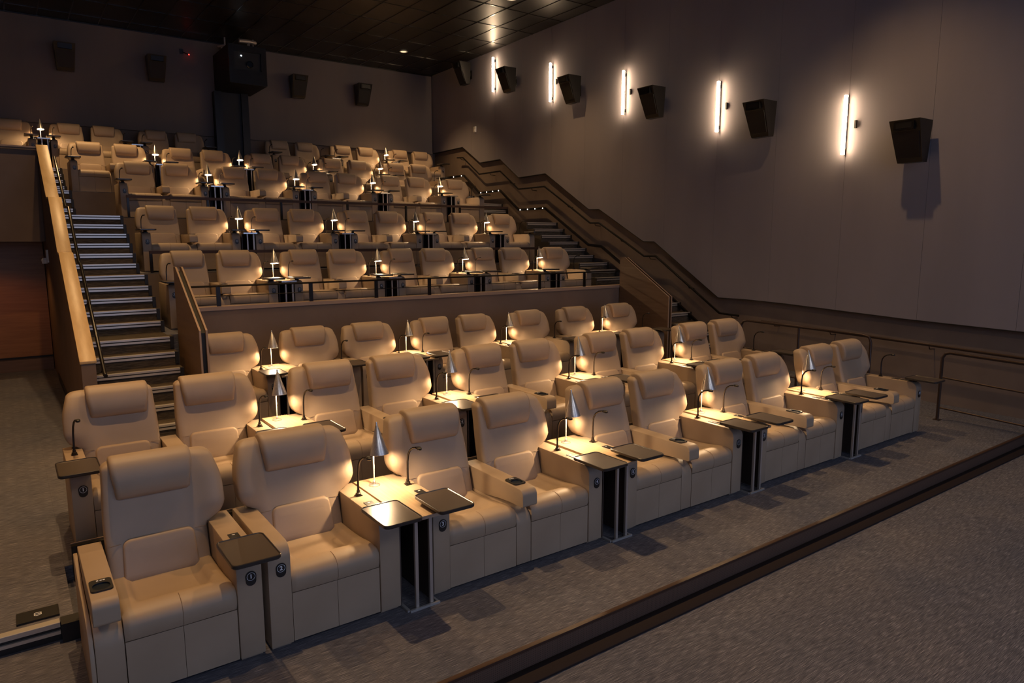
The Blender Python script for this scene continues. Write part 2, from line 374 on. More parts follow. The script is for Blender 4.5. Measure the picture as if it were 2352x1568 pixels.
RS = flight('staircase', 'carpeted staircase with silver step edges running down along the tall speaker wall',
       [(3.55, 0.29, 0.112, 6, 1.131, 6.10), (6.10, 0.28, 1.131, 5, 1.886, 7.82), (7.72, 0.285, 1.886, 6, 2.819, 11.10),
        (11.10, 0.27, 2.819, 3, 3.381, 12.9), (12.9, 0.27, 3.381, 4, 3.968, YB - 0.08)], lambda y: 8.302 if y < 12.0 else 8.602, lambda y: XW(y) + 0.03, -0.2)
# wall beside the left stairs with pale wooden cap
CAP = [(4.29, 1.075), (6.12, 2.225), (6.35, 2.237), (7.28, 2.985), (7.79, 3.009), (9.29, 3.904)]
b = bmesh.new(); prism(b, [(4.29, -0.2)] + CAP + [(9.29, -0.2)], -1.46, -1.322); struct('wall_stair', b, M['halfwall'])
b = bmesh.new(); box(b, -1.46, -1.322, 9.2905, 10.42, -0.2, 2.388); struct('wall_stair', b, M['halfwall'])
b = bmesh.new()
capo = [(y, z + 0.028) for y, z in CAP]; capu = [(y, z + 0.001) for y, z in CAP]
for i in (0, 2, 4):
    e = 0.0 if i else -0.012
    seg = [(CAP[i][0] + e, CAP[i][1] + 0.001), (CAP[i + 1][0], CAP[i + 1][1] + 0.001), (CAP[i + 1][0], CAP[i + 1][1] + 0.03), (CAP[i][0] + e, CAP[i][1] + 0.03)]
    prism(b, seg, -1.472 + 0.0 * i, -1.312, bev=0.003)
for i in (1, 3):
    prism(b, [(CAP[i][0], CAP[i][1] + 0.001), (CAP[i + 1][0], CAP[i + 1][1] + 0.001), (CAP[i + 1][0], CAP[i + 1][1] + 0.026), (CAP[i][0], CAP[i][1] + 0.026)], -1.470, -1.312, bev=0.002)
struct('trim_10', b, M['wood'])
b = bmesh.new(); box(b, -1.472, -1.461, 4.29, 9.2, 0.113, 0.22, 0.002); struct('baseboard_stair', b, M['blackw'])
# handrail on the stair side
root = empty('handrail', (-1.25, 4.3, 0.9)); tag(root, 'dark bronze handrail fixed to the stair side of the pale wood capped wall', 'handrail')
root.location = (0, 0, 0)
b = bmesh.new(); hp = [(-1.24, 4.24, 0.93), (-1.24, 4.32, 0.93), (-1.24, 6.12, 2.10), (-1.24, 6.35, 2.12), (-1.24, 7.28, 2.87), (-1.24, 7.79, 2.90), (-1.24, 9.2, 3.74)]
tube(b, hp, 0.021, 10); obj('rail', b, M['blackm'], root)
for y, z in [(4.45, 1.01), (5.5, 1.70), (6.8, 2.48), (8.5, 3.32)]:
    b = bmesh.new(); tube(b, [(-1.24, y, z - 0.02), (-1.26, y, z - 0.07), (-1.321, y, z - 0.08)], 0.008, 6); obj('bracket', b, M['blackm'], root)

# handrail on the right wall
HR = [(13.95, 4.852), (13.60, 4.82), (12.68, 4.27), (11.58, 4.27), (10.69, 3.735), (9.53, 3.734), (7.74, 2.79), (7.43, 2.786), (5.96, 2.06), (5.62, 2.066), (3.9, 1.015), (3.46, 1.004)]
root = empty('handrail'); tag(root, 'long dark handrail zigzagging down the tall speaker wall beside the stairs', 'handrail')
b = bmesh.new(); tube(b, [(XW(y) - 0.09, y, z) for y, z in HR], 0.021, 10); obj('rail', b, M['blackm'], root)
for y, z in [(13.75, 4.84), (12.1, 4.27), (11.1, 3.98), (10.1, 3.735), (8.6, 3.25), (7.58, 2.788), (6.7, 2.43), (5.8, 2.063), (4.7, 1.505), (3.62, 1.008)]:
    b = bmesh.new(); tube(b, [(XW(y) - 0.09, y, z - 0.02), (XW(y) - 0.06, y, z - 0.06), (XW(y) + 0.091, y, z - 0.07)], 0.008, 6); obj('bracket', b, M['blackm'], root)
# low rail with small lights
LR = [(15.1, 4.315), (13.60, 4.300), (12.72, 3.745), (11.63, 3.752), (10.72, 3.193), (9.55, 3.196), (7.83, 2.288), (7.37, 2.251), (6.58, 1.817), (5.14, 1.203), (4.2, 0.62)]
root = empty('low_rail'); tag(root, 'low black wall rail dotted with small lights under the wall handrail', 'rail')
b = bmesh.new(); wallstrip(b, LR, 0.055, 0.05, 0.08); obj('rail', b, M['blackm'], root)
def lz(y):
    for (a, za), (c, zc) in zip(LR, LR[1:]):
        if c <= y <= a: return za + (zc - za) * (a - y) / (a - c)
for y in (14.2, 13.72, 12.62, 12.30, 11.98, 11.68, 10.62, 10.28, 9.95, 9.62):
    b = bmesh.new(); lathe(b, [(0.014, 0), (0.014, 0.006), (0.008, 0.009)], 10, (XW(y) - 0.0805, y, lz(y)), mtx=Matrix.Rotation(-pi / 2, 4, 'Y')); obj('light_dot', b, M['led'], root)

# guard rails by the right ramp
def pipe_rail(name, label, bars, posts, r=0.02):
    root = empty(name); tag(root, label, 'railing')
    for nm, pts, rr in bars:
        b = bmesh.new(); tube(b, pts, rr, 10); obj(nm, b, M['railm'], root)
    for (x, y, z0, z1) in posts:
        b = bmesh.new(); tube(b, [(x, y, z0), (x, y, z1)], r, 10); box(b, x - 0.04, x + 0.04, y - 0.04, y + 0.04, z0, z0 + 0.008, 0.002, 1); obj('post', b, M['railm'], root)
    return root
def zr(y): return 0.112 - min(0.112, max(0, (2.6 - y)) * 0.0448)
pipe_rail('guard_rail', 'black tube guard rail ending in a curve beside the last front row recliner',
    [('top_bar', [(7.99, -0.47, 0.5), (7.99, -0.47, 0.85), (7.99, -0.50, 0.905), (7.99, -0.56, 0.925), (7.99, -1.95, 0.885)], 0.02),
     ('middle_bar', [(7.99, -0.47, 0.587), (7.99, -1.95, 0.52)], 0.011),
     ('bottom_bar', [(7.99, -0.47, 0.173), (7.99, -1.95, 0.11)], 0.011)],
    [(7.99, -0.47, zr(-0.47), 0.5), (7.99, -1.95, -0.165, 0.885)])
pipe_rail('guard_rail', 'black tube guard rail behind the front two rows beside the ramp',
    [('top_bar', [(8.0, 2.70, 0.99), (8.0, 2.66, 1.045), (8.0, 2.58, 1.063), (8.0, 0.62, 1.035), (8.0, 0.53, 1.015), (8.0, 0.50, 0.94), (8.0, 0.50, 0.5)], 0.02),
     ('middle_bar', [(8.0, 2.70, 0.60), (8.0, 0.50, 0.56)], 0.011), ('bottom_bar', [(8.0, 2.70, 0.26), (8.0, 0.50, 0.20)], 0.011)],
    [(8.0, 2.70, zr(2.7), 0.99), (8.0, 1.64, zr(1.64), 1.04), (8.0, 0.50, zr(.5), 0.5)], 0.018)
root = empty('handrail'); tag(root, 'dark handrail on small brackets along the lower wall beside the ramp', 'handrail')
b = bmesh.new(); tube(b, [(XW(y) - 0.09, y, z) for y, z in [(2.95, 0.955), (1.63, 0.915), (0.07, 0.88), (-1.12, 0.85), (-3.0, 0.78)]], 0.021, 10); obj('rail', b, M['railm'], root)
for y in (2.7, 1.63, 0.07, -1.6):
    z = 0.955 - (2.95 - y) * 0.0275
    b = bmesh.new(); tube(b, [(XW(y) - 0.09, y, z - 0.02), (XW(y) - 0.06, y, z - 0.06), (XW(y) + 0.091, y, z - 0.07)], 0.008, 6); obj('bracket', b, M['railm'], root)

# half wall with cap and slim railing in front of the raised seating
b = bmesh.new(); box(b, -0.06, 8.30, 5.751, 5.899, 0.1125, 1.44); struct('wall_half', b, M['halfwall'])
b = bmesh.new(); box(b, -0.06, 8.30, 5.738, 5.91, 1.4405, 1.492, 0.003); struct('trim_11', b, M['capboard'])
root = empty('slim_railing'); tag(root, 'slim black railing standing on the brown half wall', 'railing')
b = bmesh.new(); tube(b, [(-0.02, 5.80, 1.775), (8.28, 5.80, 1.775)], 0.014, 8); obj('top_bar', b, M['blackm'], root)
b = bmesh.new(); tube(b, [(-0.02, 5.80, 1.635), (8.28, 5.80, 1.635)], 0.006, 6); obj('middle_bar', b, M['blackm'], root)
for x in (0.35, 1.68, 2.75, 3.72, 6.08, 7.20, 8.22):
    b = bmesh.new(); box(b, x - 0.028, x + 0.028, 5.79, 5.81, 1.4925, 1.775, 0.003, 1); obj('post', b, M['blackm'], root)
for (nm, lab, x0, x1, y, z0, z1, xs) in [('low_railing', 'low flat-topped dark rail in front of the second raised row', -0.14, 7.80, 8.06, 1.886, 2.242, (-0.12, 1.45, 3.0, 4.5, 5.9, 6.78, 7.78)),
                                        ('low_railing', 'low flat-topped dark rail in front of the third raised row', -0.14, 8.40, 10.08, 2.819, 3.225, (-0.12, 1.25, 2.674, 4.114, 5.531, 6.982, 8.38))]:
    root = empty(nm); tag(root, lab, 'railing')
    b = bmesh.new(); box(b, x0, x1, y - 0.025, y + 0.025, z1 - 0.05, z1, 0.006); obj('top_bar', b, M['trimbrown'], root)
    for x in xs:
        b = bmesh.new(); box(b, x - 0.02, x + 0.02, y - 0.02, y + 0.02, z0, z1 - 0.0505, 0.003, 1); obj('post', b, M['blackm'], root)

# twin-board screens at both ends of the half wall
for lab, xa in (('twin board screen beside the stairs where the brown half wall starts', -0.215), ('twin board screen ending the brown half wall near the tall wall', 8.10)):
    root = empty('privacy_screen'); tag(root, lab, 'screen')
    out = [(5.73, 0.1125), (5.73, 2.06), (5.60, 2.06), (4.42, 1.335), (4.42, 0.1125)]
    for x in (xa, xa + 0.075):
        b = bmesh.new(); prism(b, out, x, x + 0.018); obj('board', b, M['brown'], root)
        b = bmesh.new(); e = 0.012
        prism(b, [(5.73, 2.061), (5.60, 2.061), (4.409, 1.336), (4.409, 0.1125), (4.419, 0.1125), (4.419, 1.333), (5.602, 2.049 + 0.0105), (5.73, 2.0605)], x - 0.002, x + 0.02); obj('edge_strip', b, M['capboard'], root)
    b = bmesh.new(); prism(b, [(5.72, 0.1125), (5.72, 2.0), (5.61, 2.0), (4.45, 1.30), (4.45, 0.1125)], xa + 0.0185, xa + 0.0745); obj('core', b, M['blackw'], root)

# exit passage at the left
b = bmesh.new(); box(b, -7, -1.47, 10.42, 10.6, 0.10, 2.38); struct('wall_passage', b, M['orange'])
b = bmesh.new(); box(b, -7, -1.47, 10.395, 10.419, 0.1125, 0.32); box(b, -7, -1.47, 10.39, 10.419, 0.34, 0.37, mi=1); struct('baseboard_passage', b, [M['brown'], M['blackw']])

# ------------------------------------------------------------------ recliner
HWD = 0.284
def yf(z): return -0.035 + 0.30 * (z - 0.40)
def wingx(z):
    k = [(0.0, .284), (.632, .284), (.648, .300), (.668, .342), (.69, .370), (.72, .390), (.76, .400), (.86, .401), (.93, .394), (1.0, .374), (1.1, .345)]
    for (a, va), (c, vc) in zip(k, k[1:]):
        if a <= z <= c: return va + (vc - va) * smooth(0, 1, (z - a) / (c - a)) if False else va + (vc - va) * (z - a) / (c - a)
    return k[-1][1]
def straightx(z): return 0.284 - 0.018 * smooth(0.7, 1.08, z)
def yfront(x, z, wl, wr):
    y = yf(z)
    a = 0.055 * smooth(0.64, 0.78, z) * smooth(1.12, 0.95, z)
    ax = abs(x); has = wl if x < 0 else wr
    y -= (a if has else 0.012) * smooth(0.17, 0.36 if has else 0.27, ax)
    y += 0.012 * (1 - smooth(0.0, 0.2, ax)) * smooth(0.6, 0.7, z)
    return y
def backrest_bm(wl, wr):
    b = bmesh.new(); rings = []
    zs = [0.14, 0.30, 0.40, 0.50, 0.58, 0.62, 0.645, 0.67, 0.69, 0.71, 0.735, 0.76, 0.79, 0.83, 0.87, 0.91, 0.95, 0.99, 1.02, 1.045]
    zs = [(z, 0.0) for z in zs] + [(1.045 + 0.043 * sin(t), t) for t in [pi / 2 * i / 7 for i in range(1, 8)]]
    n = 56; e = 2 / 5.5
    for z, t in zs:
        ins = 0.055 * (1 - cos(t)) * 1.3
        L = (wingx(z) if wl else straightx(z)) - ins; R = (wingx(z) if wr else straightx(z)) - ins
        T = 0.17 - 0.04 * smooth(.3, 1.0, z) - 0.11 * (1 - cos(t))
        yc = yf(z) + (0.17 - 0.04 * smooth(.3, 1.0, z)) / 2
        ring = []
        for k in range(n):
            a = 2 * pi * (k + 0.5) / n; ca, sa = cos(a), sin(a)
            sx = math.copysign(abs(ca) ** e, ca); sy = math.copysign(abs(sa) ** e, sa)
            x = (R if sx > 0 else L) * sx
            y = yc + T / 2 * sy
            fr = (1 - sy) / 2
            y += (yfront(x, z, wl, wr) - yf(z)) * fr
            ring.append((x, y, z))
        rings.append(ring)
    loft(b, rings)
    # stitched seams lie on the front face as part of the upholstery
    def seam(pts):
        tube(b, [(x, yfront(x, z, wl, wr) + 0.0008, z) for x, z in pts], 0.0017, 5, mi=1)
    seam([(0.0, 0.655 + 0.02 * i) for i in range(12)])
    seam([(-0.27 + 0.013 * i, 0.625) for i in range(6)]); seam([(0.205 + 0.013 * i, 0.625) for i in range(6)])
    return b
def puff(bm, outline, ysurf, d0, d1, edge=0.03, mi=0, bulge=0.0):
    """padded cushion: outline [(x,z)], lies on ysurf(x,z) and stands d1 proud of it, back at d0 inside"""
    cx = sum(p[0] for p in outline) / len(outline); cz = sum(p[1] for p in outline) / len(outline)
    rings = []
    w = max(p[0] for p in outline) - cx; h = max(p[1] for p in outline) - cz
    def ring(ins, dep):
        fx = 1 - ins / w; fz = 1 - ins / h
        return [(cx + (x - cx) * fx, ysurf(cx + (x - cx) * fx, cz + (z - cz) * fz) - dep, cz + (z - cz) * fz) for x, z in outline]
    rings.append(ring(0.0, -d0))
    for i in range(6):
        t = pi / 2 * i / 5
        rings.append(ring(edge * (1 - cos(t)), d1 * sin(t)))
    for s in (0.25, 0.5, 0.75, 0.96):
        rings.append(ring(edge + (min(w, h) - edge) * s, d1 + bulge * smooth(0, 1, s)))
    R = [[bm.verts.new(p) for p in r] for r in rings]; n = len(outline)
    for a, c in zip(R, R[1:]):
        for k in range(n): f = bm.faces.new((a[k], a[(k + 1) % n], c[(k + 1) % n], c[k])); f.material_index = mi
    bm.faces.new(R[0][::-1]); bm.faces.new(R[-1])
def lumbar_bm(wl, wr):
    b = bmesh.new()
    o = arc(0.20 - 0.045, 0.645 - 0.045, 0.045, 0, pi / 2, 5) + arc(-0.20 + 0.045, 0.645 - 0.045, 0.045, pi / 2, pi, 5) + [(-0.205, 0.50), (-0.21, 0.40), (0.21, 0.40), (0.205, 0.50)]
    puff(b, o, lambda x, z: yfront(x, z, wl, wr), 0.01, 0.020, 0.016, bulge=0.003)
    return b
def headrest_bm():
    b = bmesh.new(); rings = []; nx = 40
    # cross section in (y,z), swept along x with rounded narrowing ends
    sec = []
    yb = 0.185; 
    sec += [(0.145, 0.872), (0.105, 0.876), (0.078, 0.890), (0.062, 0.915), (0.056, 0.95), (0.057, 0.99), (0.064, 1.03), (0.077, 1.07), (0.098, 1.102), (0.130, 1.122), (0.170, 1.131), (0.215, 1.130), (0.255, 1.115), (0.275, 1.085), (0.265, 1.055), (0.21, 1.04), (0.185, 0.98), (0.165, 0.90)]
    cy = 0.165; cz = 1.00; sec = [(y + 0.008, z - 0.008) for y, z in sec]
    for i in range(nx + 1):
        u = -1 + 2 * i / nx
        t = max(0.0, (abs(u) - 0.90) / 0.10); s = math.sqrt(max(0.0, 1 - t * t * 0.60))
        half = 0.226
        ring = []
        for (y, z) in sec:
            hw = half - 0.018 * smooth(1.06, 0.90, z)
            xx = math.copysign(1, u) * (abs(u) if abs(u) < .90 else .90 + .10 * sin(min(1, t) * pi / 2)) * hw if u else 0
            ring.append((xx, cy + (y - cy) * s, cz + (z - cz) * (0.62 + 0.38 * s)))
        rings.append(ring)
    loft(b, rings)
    return b
def cushion_bm():
    b = bmesh.new()
    prof = [(-0.592, 0.334), (-0.602, 0.36), (-0.604, 0.40), (-0.598, 0.430), (-0.582, 0.452), (-0.558, 0.466), (-0.525, 0.472), (-0.49, 0.472), (-0.45, 0.468), (-0.40, 0.460), (-0.33, 0.452), (-0.25, 0.446), (-0.16, 0.442), (-0.07, 0.440), (0.02, 0.440), (0.10, 0.44)]
    nx = 26; G = []
    for i in range(nx + 1):
        u = -1 + 2 * i / nx; x = HWD * (math.copysign(abs(u) ** 0.8, u)); ax = abs(x); col = []
        ed = 0.018 * smooth(HWD - 0.022, HWD, ax)
        for (y, z) in prof:
            w = smooth(-0.47, -0.37, y); bowl = 0.042 * w * (1 - smooth(0.175, 0.212, ax)) * (1 - 0.35 * smooth(-.25, .05, y))
            front = smooth(-0.53, -0.60, y)
            crown = 0.006 * (1 - (ax / HWD) ** 2)
            col.append((x, y + ed * 0.6 * front - crown * front, z - bowl - ed * (1 - 0.75 * front) + crown * (1 - front)))
        G.append([b.verts.new(p) for p in col])
    for A, B in zip(G, G[1:]):
        for j in range(len(prof) - 1): b.faces.new((A[j], B[j], B[j + 1], A[j + 1]))
    for A, sgn in ((G[0], 1), (G[-1], -1)):
        low = [b.verts.new((A[j].co.x, A[j].co.y, 0.334)) for j in range(1, len(A))]
        b.faces.new((A[0], A[1], low[0]))
        for j in range(1, len(A) - 1): b.faces.new((A[j], A[j + 1], low[j], low[j - 1]))
    # centre seam over the front roll
    tube(b, [(0.0, y - 0.006 if z < .45 else y, z + (0.0065 if z > .43 else 0.0)) for y, z in prof[0:8]], 0.002, 5, mi=1)
    return b
def base_bm():
    b = bmesh.new()
    box(b, -0.282, -0.0012, -0.590, 0.35, 0.022, 0.327, 0.008, 2); box(b, 0.0012, 0.282, -0.590, 0.35, 0.022, 0.327, 0.008, 2)
    return b
def foot_bm():
    b = bmesh.new()
    for x in (-0.2, 0.2): box(b, x - 0.03, x + 0.03, -0.55, 0.30, 0.0, 0.0215, mi=0)
    return b
def console_bm(x0, x1):
    b = bmesh.new()
    r = 0.085
    pts = [(0.16, 0.02), (0.16, 0.649)] + [(p[0], p[1]) for p in arc(-0.600 + r, 0.649 - r, r, pi / 2, pi, 8)] + [(-0.600, 0.02)]
    prism(b, pts, x0, x1, bev=0.007, seg=2, ang=40)
    box(b, x0 + 0.01, x1 - 0.01, -0.57, 0.13, 0.0, 0.0205)
    return b
def tray_bm():
    b = bmesh.new()
    def ring(ins, z): return [(x, y, z) for x, y in rrect(-0.133 + ins, 0.133 - ins, -0.19 + ins, 0.19 - ins, max(0.035 - ins, 0.008), 5)]
    loft(b, [ring(0.006, -0.004), ring(0.0, 0.002), ring(0.0, 0.018), ring(0.003, 0.021), ring(0.007, 0.021), ring(0.010, 0.0165)], cap1=False, mi=1)
    rr = ring(0.010, 0.0165); vs = [b.verts.new(p) for p in rr]; b.faces.new(vs)
    bmesh.ops.remove_doubles(b, verts=b.verts, dist=1e-5)
    return b
def neck_bm():
    b = bmesh.new()
    box(b, -0.022, 0.022, -0.022, 0.022, 0.0, 0.006, 0.001, 1)
    lathe(b, [(0.019, 0.006), (0.019, 0.02), (0.012, 0.024), (0.012, 0.04)], 14)
    pts = [(0, 0, 0.035), (0.002, 0.004, 0.10), (0.004, 0.006, 0.17), (0.008, 0.0, 0.225), (0.014, -0.02, 0.262), (0.022, -0.05, 0.284), (0.030, -0.085, 0.292)]
    tube(b, pts, 0.0078, 8)
    return b
def head_bm():
    b = bmesh.new()
    t = bmesh.new(); lathe(t, [(0.013, -0.008), (0.017, -0.003), (0.017, 0.008), (0.012, 0.013)], 14); 
    bmesh.ops.transform(t, matrix=Matrix.Translation((0.036, -0.115, 0.291)) @ Matrix.Scale(1.7, 4, (0, 1, 0)), verts=t.verts); merge(b, t)
    return b
def plate_bm():
    b = bmesh.new(); box(b, -0.030, 0.030, -0.045, 0.045, 0.0, 0.004, 0.0015, 1); box(b, -0.008, 0.008, 0.018, 0.026, 0.0041, 0.0048, mi=1); return b
def badge_bm():
    b = bmesh.new()
    o = [(x, z) for x, z in arc(0, 0.012, 0.031, 0, pi, 12)] + [(x, z) for x, z in arc(0, -0.016, 0.029, pi, 2 * pi, 12)]
    prism(b, o, -0.005, 0.0, 'y', bev=0.001, seg=1, ang=60)
    n = 28                                           # printed white ring
    ri, ro = 0.0215, 0.0235
    A = [b.verts.new((ri * cos(2 * pi * k / n), -0.0056, 0.011 + ri * sin(2 * pi * k / n))) for k in range(n)]
    B = [b.verts.new((ro * cos(2 * pi * k / n), -0.0056, 0.011 + ro * sin(2 * pi * k / n))) for k in range(n)]
    for k in range(n): f = b.faces.new((A[k], A[(k + 1) % n], B[(k + 1) % n], B[k])); f.material_index = 1
    return b
def numeral_mesh(t):
    cu = D.curves.new('num', 'FONT'); cu.body = t; cu.size = 0.034; cu.align_x = 'CENTER'; cu.align_y = 'CENTER'; cu.offset = 0.0012; cu.extrude = 0.0003
    o = D.objects.new('num', cu); C.objects.link(o)
    dg = bpy.context.evaluated_depsgraph_get(); me = D.meshes.new_from_object(o.evaluated_get(dg))
    D.objects.remove(o); me.transform(Matrix.Rotation(pi / 2, 4, 'X')); me.materials.clear(); me.materials.append(M['white']); me.name = 'numeral'
    return me
NUM = {i: numeral_mesh(str(i)) for i in range(1, 11)}
def arm_bm(x0, x1):
    """raised armrest with curved underside"""
    b = bmesh.new(); r = 0.05
    top = 0.622
    front = arc(-0.665 + r, top - r, r, pi / 2, pi, 6)
    pts = [(0.16, 0.40), (0.16, top)] + front + [(-0.665, 0.505)] + arc(-0.650, 0.505, 0.015, pi, 1.5 * pi, 3) + [(-0.50, 0.487), (-0.36, 0.474), (-0.22, 0.455), (-0.10, 0.43), (0.0, 0.40)]
    prism(b, pts, x0, x1, bev=0.010, seg=3, ang=50)
    return b
def cup_bm():
    b = bmesh.new()
    # bezel
    o = rrect(-0.052, 0.052, -0.072, 0.072, 0.02, 4); i_ = [(x, y - 0.018) for x, y in rrect(-0.041, 0.041, -0.044, 0.044, 0.035, 4)]
    A = [b.verts.new((x, y, 0.009)) for x, y in o]; B = [b.verts.new((x, y, 0.009)) for x, y in i_]; Cc = [b.verts.new((x, y, 0.0012)) for x, y in i_]; O = [b.verts.new((x, y, 0.0)) for x, y in o]
    n = len(o)
    for k in range(n):
        b.faces.new((A[k], A[(k + 1) % n], B[(k + 1) % n], B[k])); b.faces.new((O[k], O[(k + 1) % n], A[(k + 1) % n], A[k]))
        f = b.faces.new((B[k], B[(k + 1) % n], Cc[(k + 1) % n], Cc[k])); f.material_index = 1
    f = b.faces.new(Cc); f.material_index = 1
    for x in (-0.012, 0.004, 0.018): box(b, x - 0.005, x + 0.005, 0.048, 0.058, 0.0091, 0.0098, mi=2)
    return b
def strip_bm(x0, x1):
    b = bmesh.new(); r = 0.13
    pts = [(0.30, 0.022), (0.30, 0.44)] + arc(-0.592 + r, 0.452 - r, r, pi / 2, pi, 8) + [(-0.592, 0.022)]
    prism(b, pts, x0, x1, bev=0.006, seg=2, ang=40); return b
def neck_at(root, x):
    n = obj('reading_light', neck_bm(), M['neck'], root); n.location = (x, -0.117, 0.6495)
    h = obj('light_head', head_bm(), M['black'], n)
def console_parts(root, x0, x1, tray=True, neck=True, badge=True, num=1, plate=True):
    obj('console', console_bm(x0, x1), M['leather'], root); xc = (x0 + x1) / 2
    if tray:
        t = obj('tray_table', tray_bm(), [M['tray'], M['trayrim']], root); t.location = (xc - 0.012, -0.66, 0.688)
        b = bmesh.new(); lathe(b, [(0.045, 0.0), (0.045, 0.006), (0.024, 0.022), (0.03, 0.036)], 20); box(b, -0.03, 0.03, -0.06, 0.12, -0.002, 0.004, 0.001, 1)
        p = obj('pivot', b, M['black'], t); p.location = (0.012, 0.165, -0.0395)
    if neck: neck_at(root, xc)
    if plate:
        s = obj('switch_plate', plate_bm(), [M['black'], M['white']], root); s.location = (xc, -0.31, 0.6492)
    if badge:
        g = obj('number_badge', badge_bm(), [M['black'], M['white']], root); g.location = (xc + 0.008, -0.6002, 0.500)
        n = D.objects.new('numeral', NUM[num]); C.objects.link(n); n.parent = g; n.location = (0, -0.0058, 0.011)
def make_recliner(kind):
    root = empty('recliner')
    wl, wr = {'L': (1, 0), 'R': (0, 1), 'S': (1, 1), 'M': (0, 1)}[kind]
    obj('footrest', base_bm(), M['leather'], root)
    obj('foot', foot_bm(), M['black'], root)
    obj('seat_cushion', cushion_bm(), [M['leather'], M['seam']], root, 50)
    obj('backrest', backrest_bm(wl, wr), [M['leather'], M['seam']], root, 50)
    obj('lumbar_cushion', lumbar_bm(wl, wr), M['pad'], root, 50)
    obj('headrest', headrest_bm(), M['leather'], root, 60)
    if kind == 'L':
        console_parts(root, -0.4175, -0.286)
        obj('side_panel', strip_bm(0.286, 0.4205), M['leather'], root)
        a = obj('armrest', arm_bm(0.290, 0.4195), M['leather'], root)
        c = obj('cup_holder', cup_bm(), [M['black'], M['cup'], M['white']], a); c.location = (0.36, -0.475, 0.622)
    if kind == 'R':
        console_parts(root, 0.286, 0.428)
    if kind == 'S':
        console_parts(root, -0.421, -0.286, tray=False, neck=False, plate=False)
        console_parts(root, 0.286, 0.428, badge=False)
    if kind == 'M':
        console_parts(root, 0.286, 0.428, neck=False)
        obj('side_panel', strip_bm(-0.421, -0.286), M['leather'], root)
        a = obj('armrest', arm_bm(-0.421, -0.298), M['leather'], root)
        c = obj('cup_holder', cup_bm(), [M['black'], M['cup'], M['white']], a); c.location = (-0.36, -0.475, 0.622)
        b = bmesh.new()
        prism(b, [(0.16, 0.02), (0.16, 0.585), (0.10, 0.585), (0.02, 0.55), (-0.12, 0.50), (-0.30, 0.485), (-0.48, 0.45), (-0.57, 0.38), (-0.60, 0.28), (-0.60, 0.02)], -0.446, -0.423, bev=0.006, ang=40)
        obj('outer_panel', b, M['leather'], root)
    return root
PROTO = {}
def place_recliner(kind, x, y, z, num, label, group):
    if kind not in PROTO:
        r = make_recliner(kind); PROTO[kind] = r
    else:
        r = copy_tree(PROTO[kind])
    r.location = (x, y, z); tag(r, label, 'recliner', group)
    for ch in r.children:
        for g in ch.children:
            if g.type == 'MESH' and g.data.name.startswith('numeral'): g.data = NUM[num]
    return r

# ------------------------------------------------------------------ lamp and lamp table
def make_lamp():
    root = empty('table_lamp')
    b = bmesh.new(); lathe(b, [(0.042, 0.0), (0.042, 0.004), (0.036, 0.007), (0.012, 0.009), (0.010, 0.03), (0.006, 0.034)], 28); obj('lamp_base', b, M['brushed'], root)
    b = bmesh.new(); tube(b, [(0, 0, 0.02), (0, 0, 0.27), (0, -0.004, 0.30), (0, -0.045, 0.40), (0, -0.058, 0.44)], 0.0052, 8); obj('pole', b, M['polem'], root)
    t = bmesh.new(); n = 32
    prof = [(0.066, 0.0), (0.067, 0.001), (0.0665, 0.004), (0.0105, 0.205), (0.0065, 0.212), (0.0065, 0.232), (0.004, 0.235)]
    lathe(t, prof, n, cap0=False); 
    lathe(t, [(0.066, 0.0), (0.0095, 0.203)], n, cap0=False, cap1=True, mi=1)
    m = Matrix.Translation((0.004, -0.092, 0.252)) @ Matrix.Rotation(math.radians(-9), 4, 'X')
    bmesh.ops.transform(t, matrix=m, verts=t.verts); obj('lamp_shade', t, [M['brushed'], M['whitep']], root)
    b = bmesh.new(); lathe(b, [(0.004, -0.02), (0.016, -0.012), (0.020, 0.0), (0.016, 0.014), (0.008, 0.02)], 14, (0.004, -0.086, 0.300)); obj('bulb', b, M['bulb'], root)
    l = D.lights.new('bulb_light', 'POINT'); l.energy = LAMP_E; l.color = (1.0, 0.68, 0.38); l.shadow_soft_size = 0.018
    lo = D.objects.new('bulb_light', l); C.objects.link(lo); lo.parent = root; lo.location = (0.004, -0.088, 0.276)
    return root
def make_table():
    root = empty('side_table')
    b = bmesh.new(); box(b, -0.098, 0.138, -0.722, 0.148, 0.632, 0.655, 0.002, 1); obj('table_top', b, M['tabletop'], root)
    b = bmesh.new(); box(b, -0.098, 0.138, -0.724, -0.7225, 0.6325, 0.6545); obj('edge_strip', b, M['alu'], root)
    for x in (-0.020, 0.086):
        b = bmesh.new(); box(b, x - 0.011, x + 0.011, -0.672, -0.652, 0.0, 0.6315, 0.002, 1); obj('leg', b, M['legm'], root)
    b = bmesh.new(); box(b, -0.080, 0.140, -0.690, -0.640 - 0.035, 0.0, 0.016, 0.002, 1); box(b, -0.095, -0.075, -0.674, 0.10, 0.0, 0.014); box(b, 0.122, 0.138, -0.674, 0.10, 0.0, 0.014); obj('floor_frame', b, M['frame'], root)
    b = bmesh.new(); box(b, 0.098, 0.112, -0.65, 0.10, 0.015, 0.631); box(b, -0.098, -0.088, -0.58, 0.10, 0.015, 0.631); box(b, -0.087, 0.097, 0.06, 0.09, 0.015, 0.631); obj('panel', b, M['darkbrown'], root)
    return root
LP, TP = [], []
def place_lamp(x, y, z, label, group):
    r = make_lamp() if not LP else copy_tree(LP[0]); LP.append(r); r.location = (x, y, z + 0.6555); tag(r, label, 'lamp', group)
def place_table(x, y, z, label, group):
    r = make_table() if not TP else copy_tree(TP[0]); TP.append(r); r.location = (x, y, z); tag(r, label, 'side table', group)

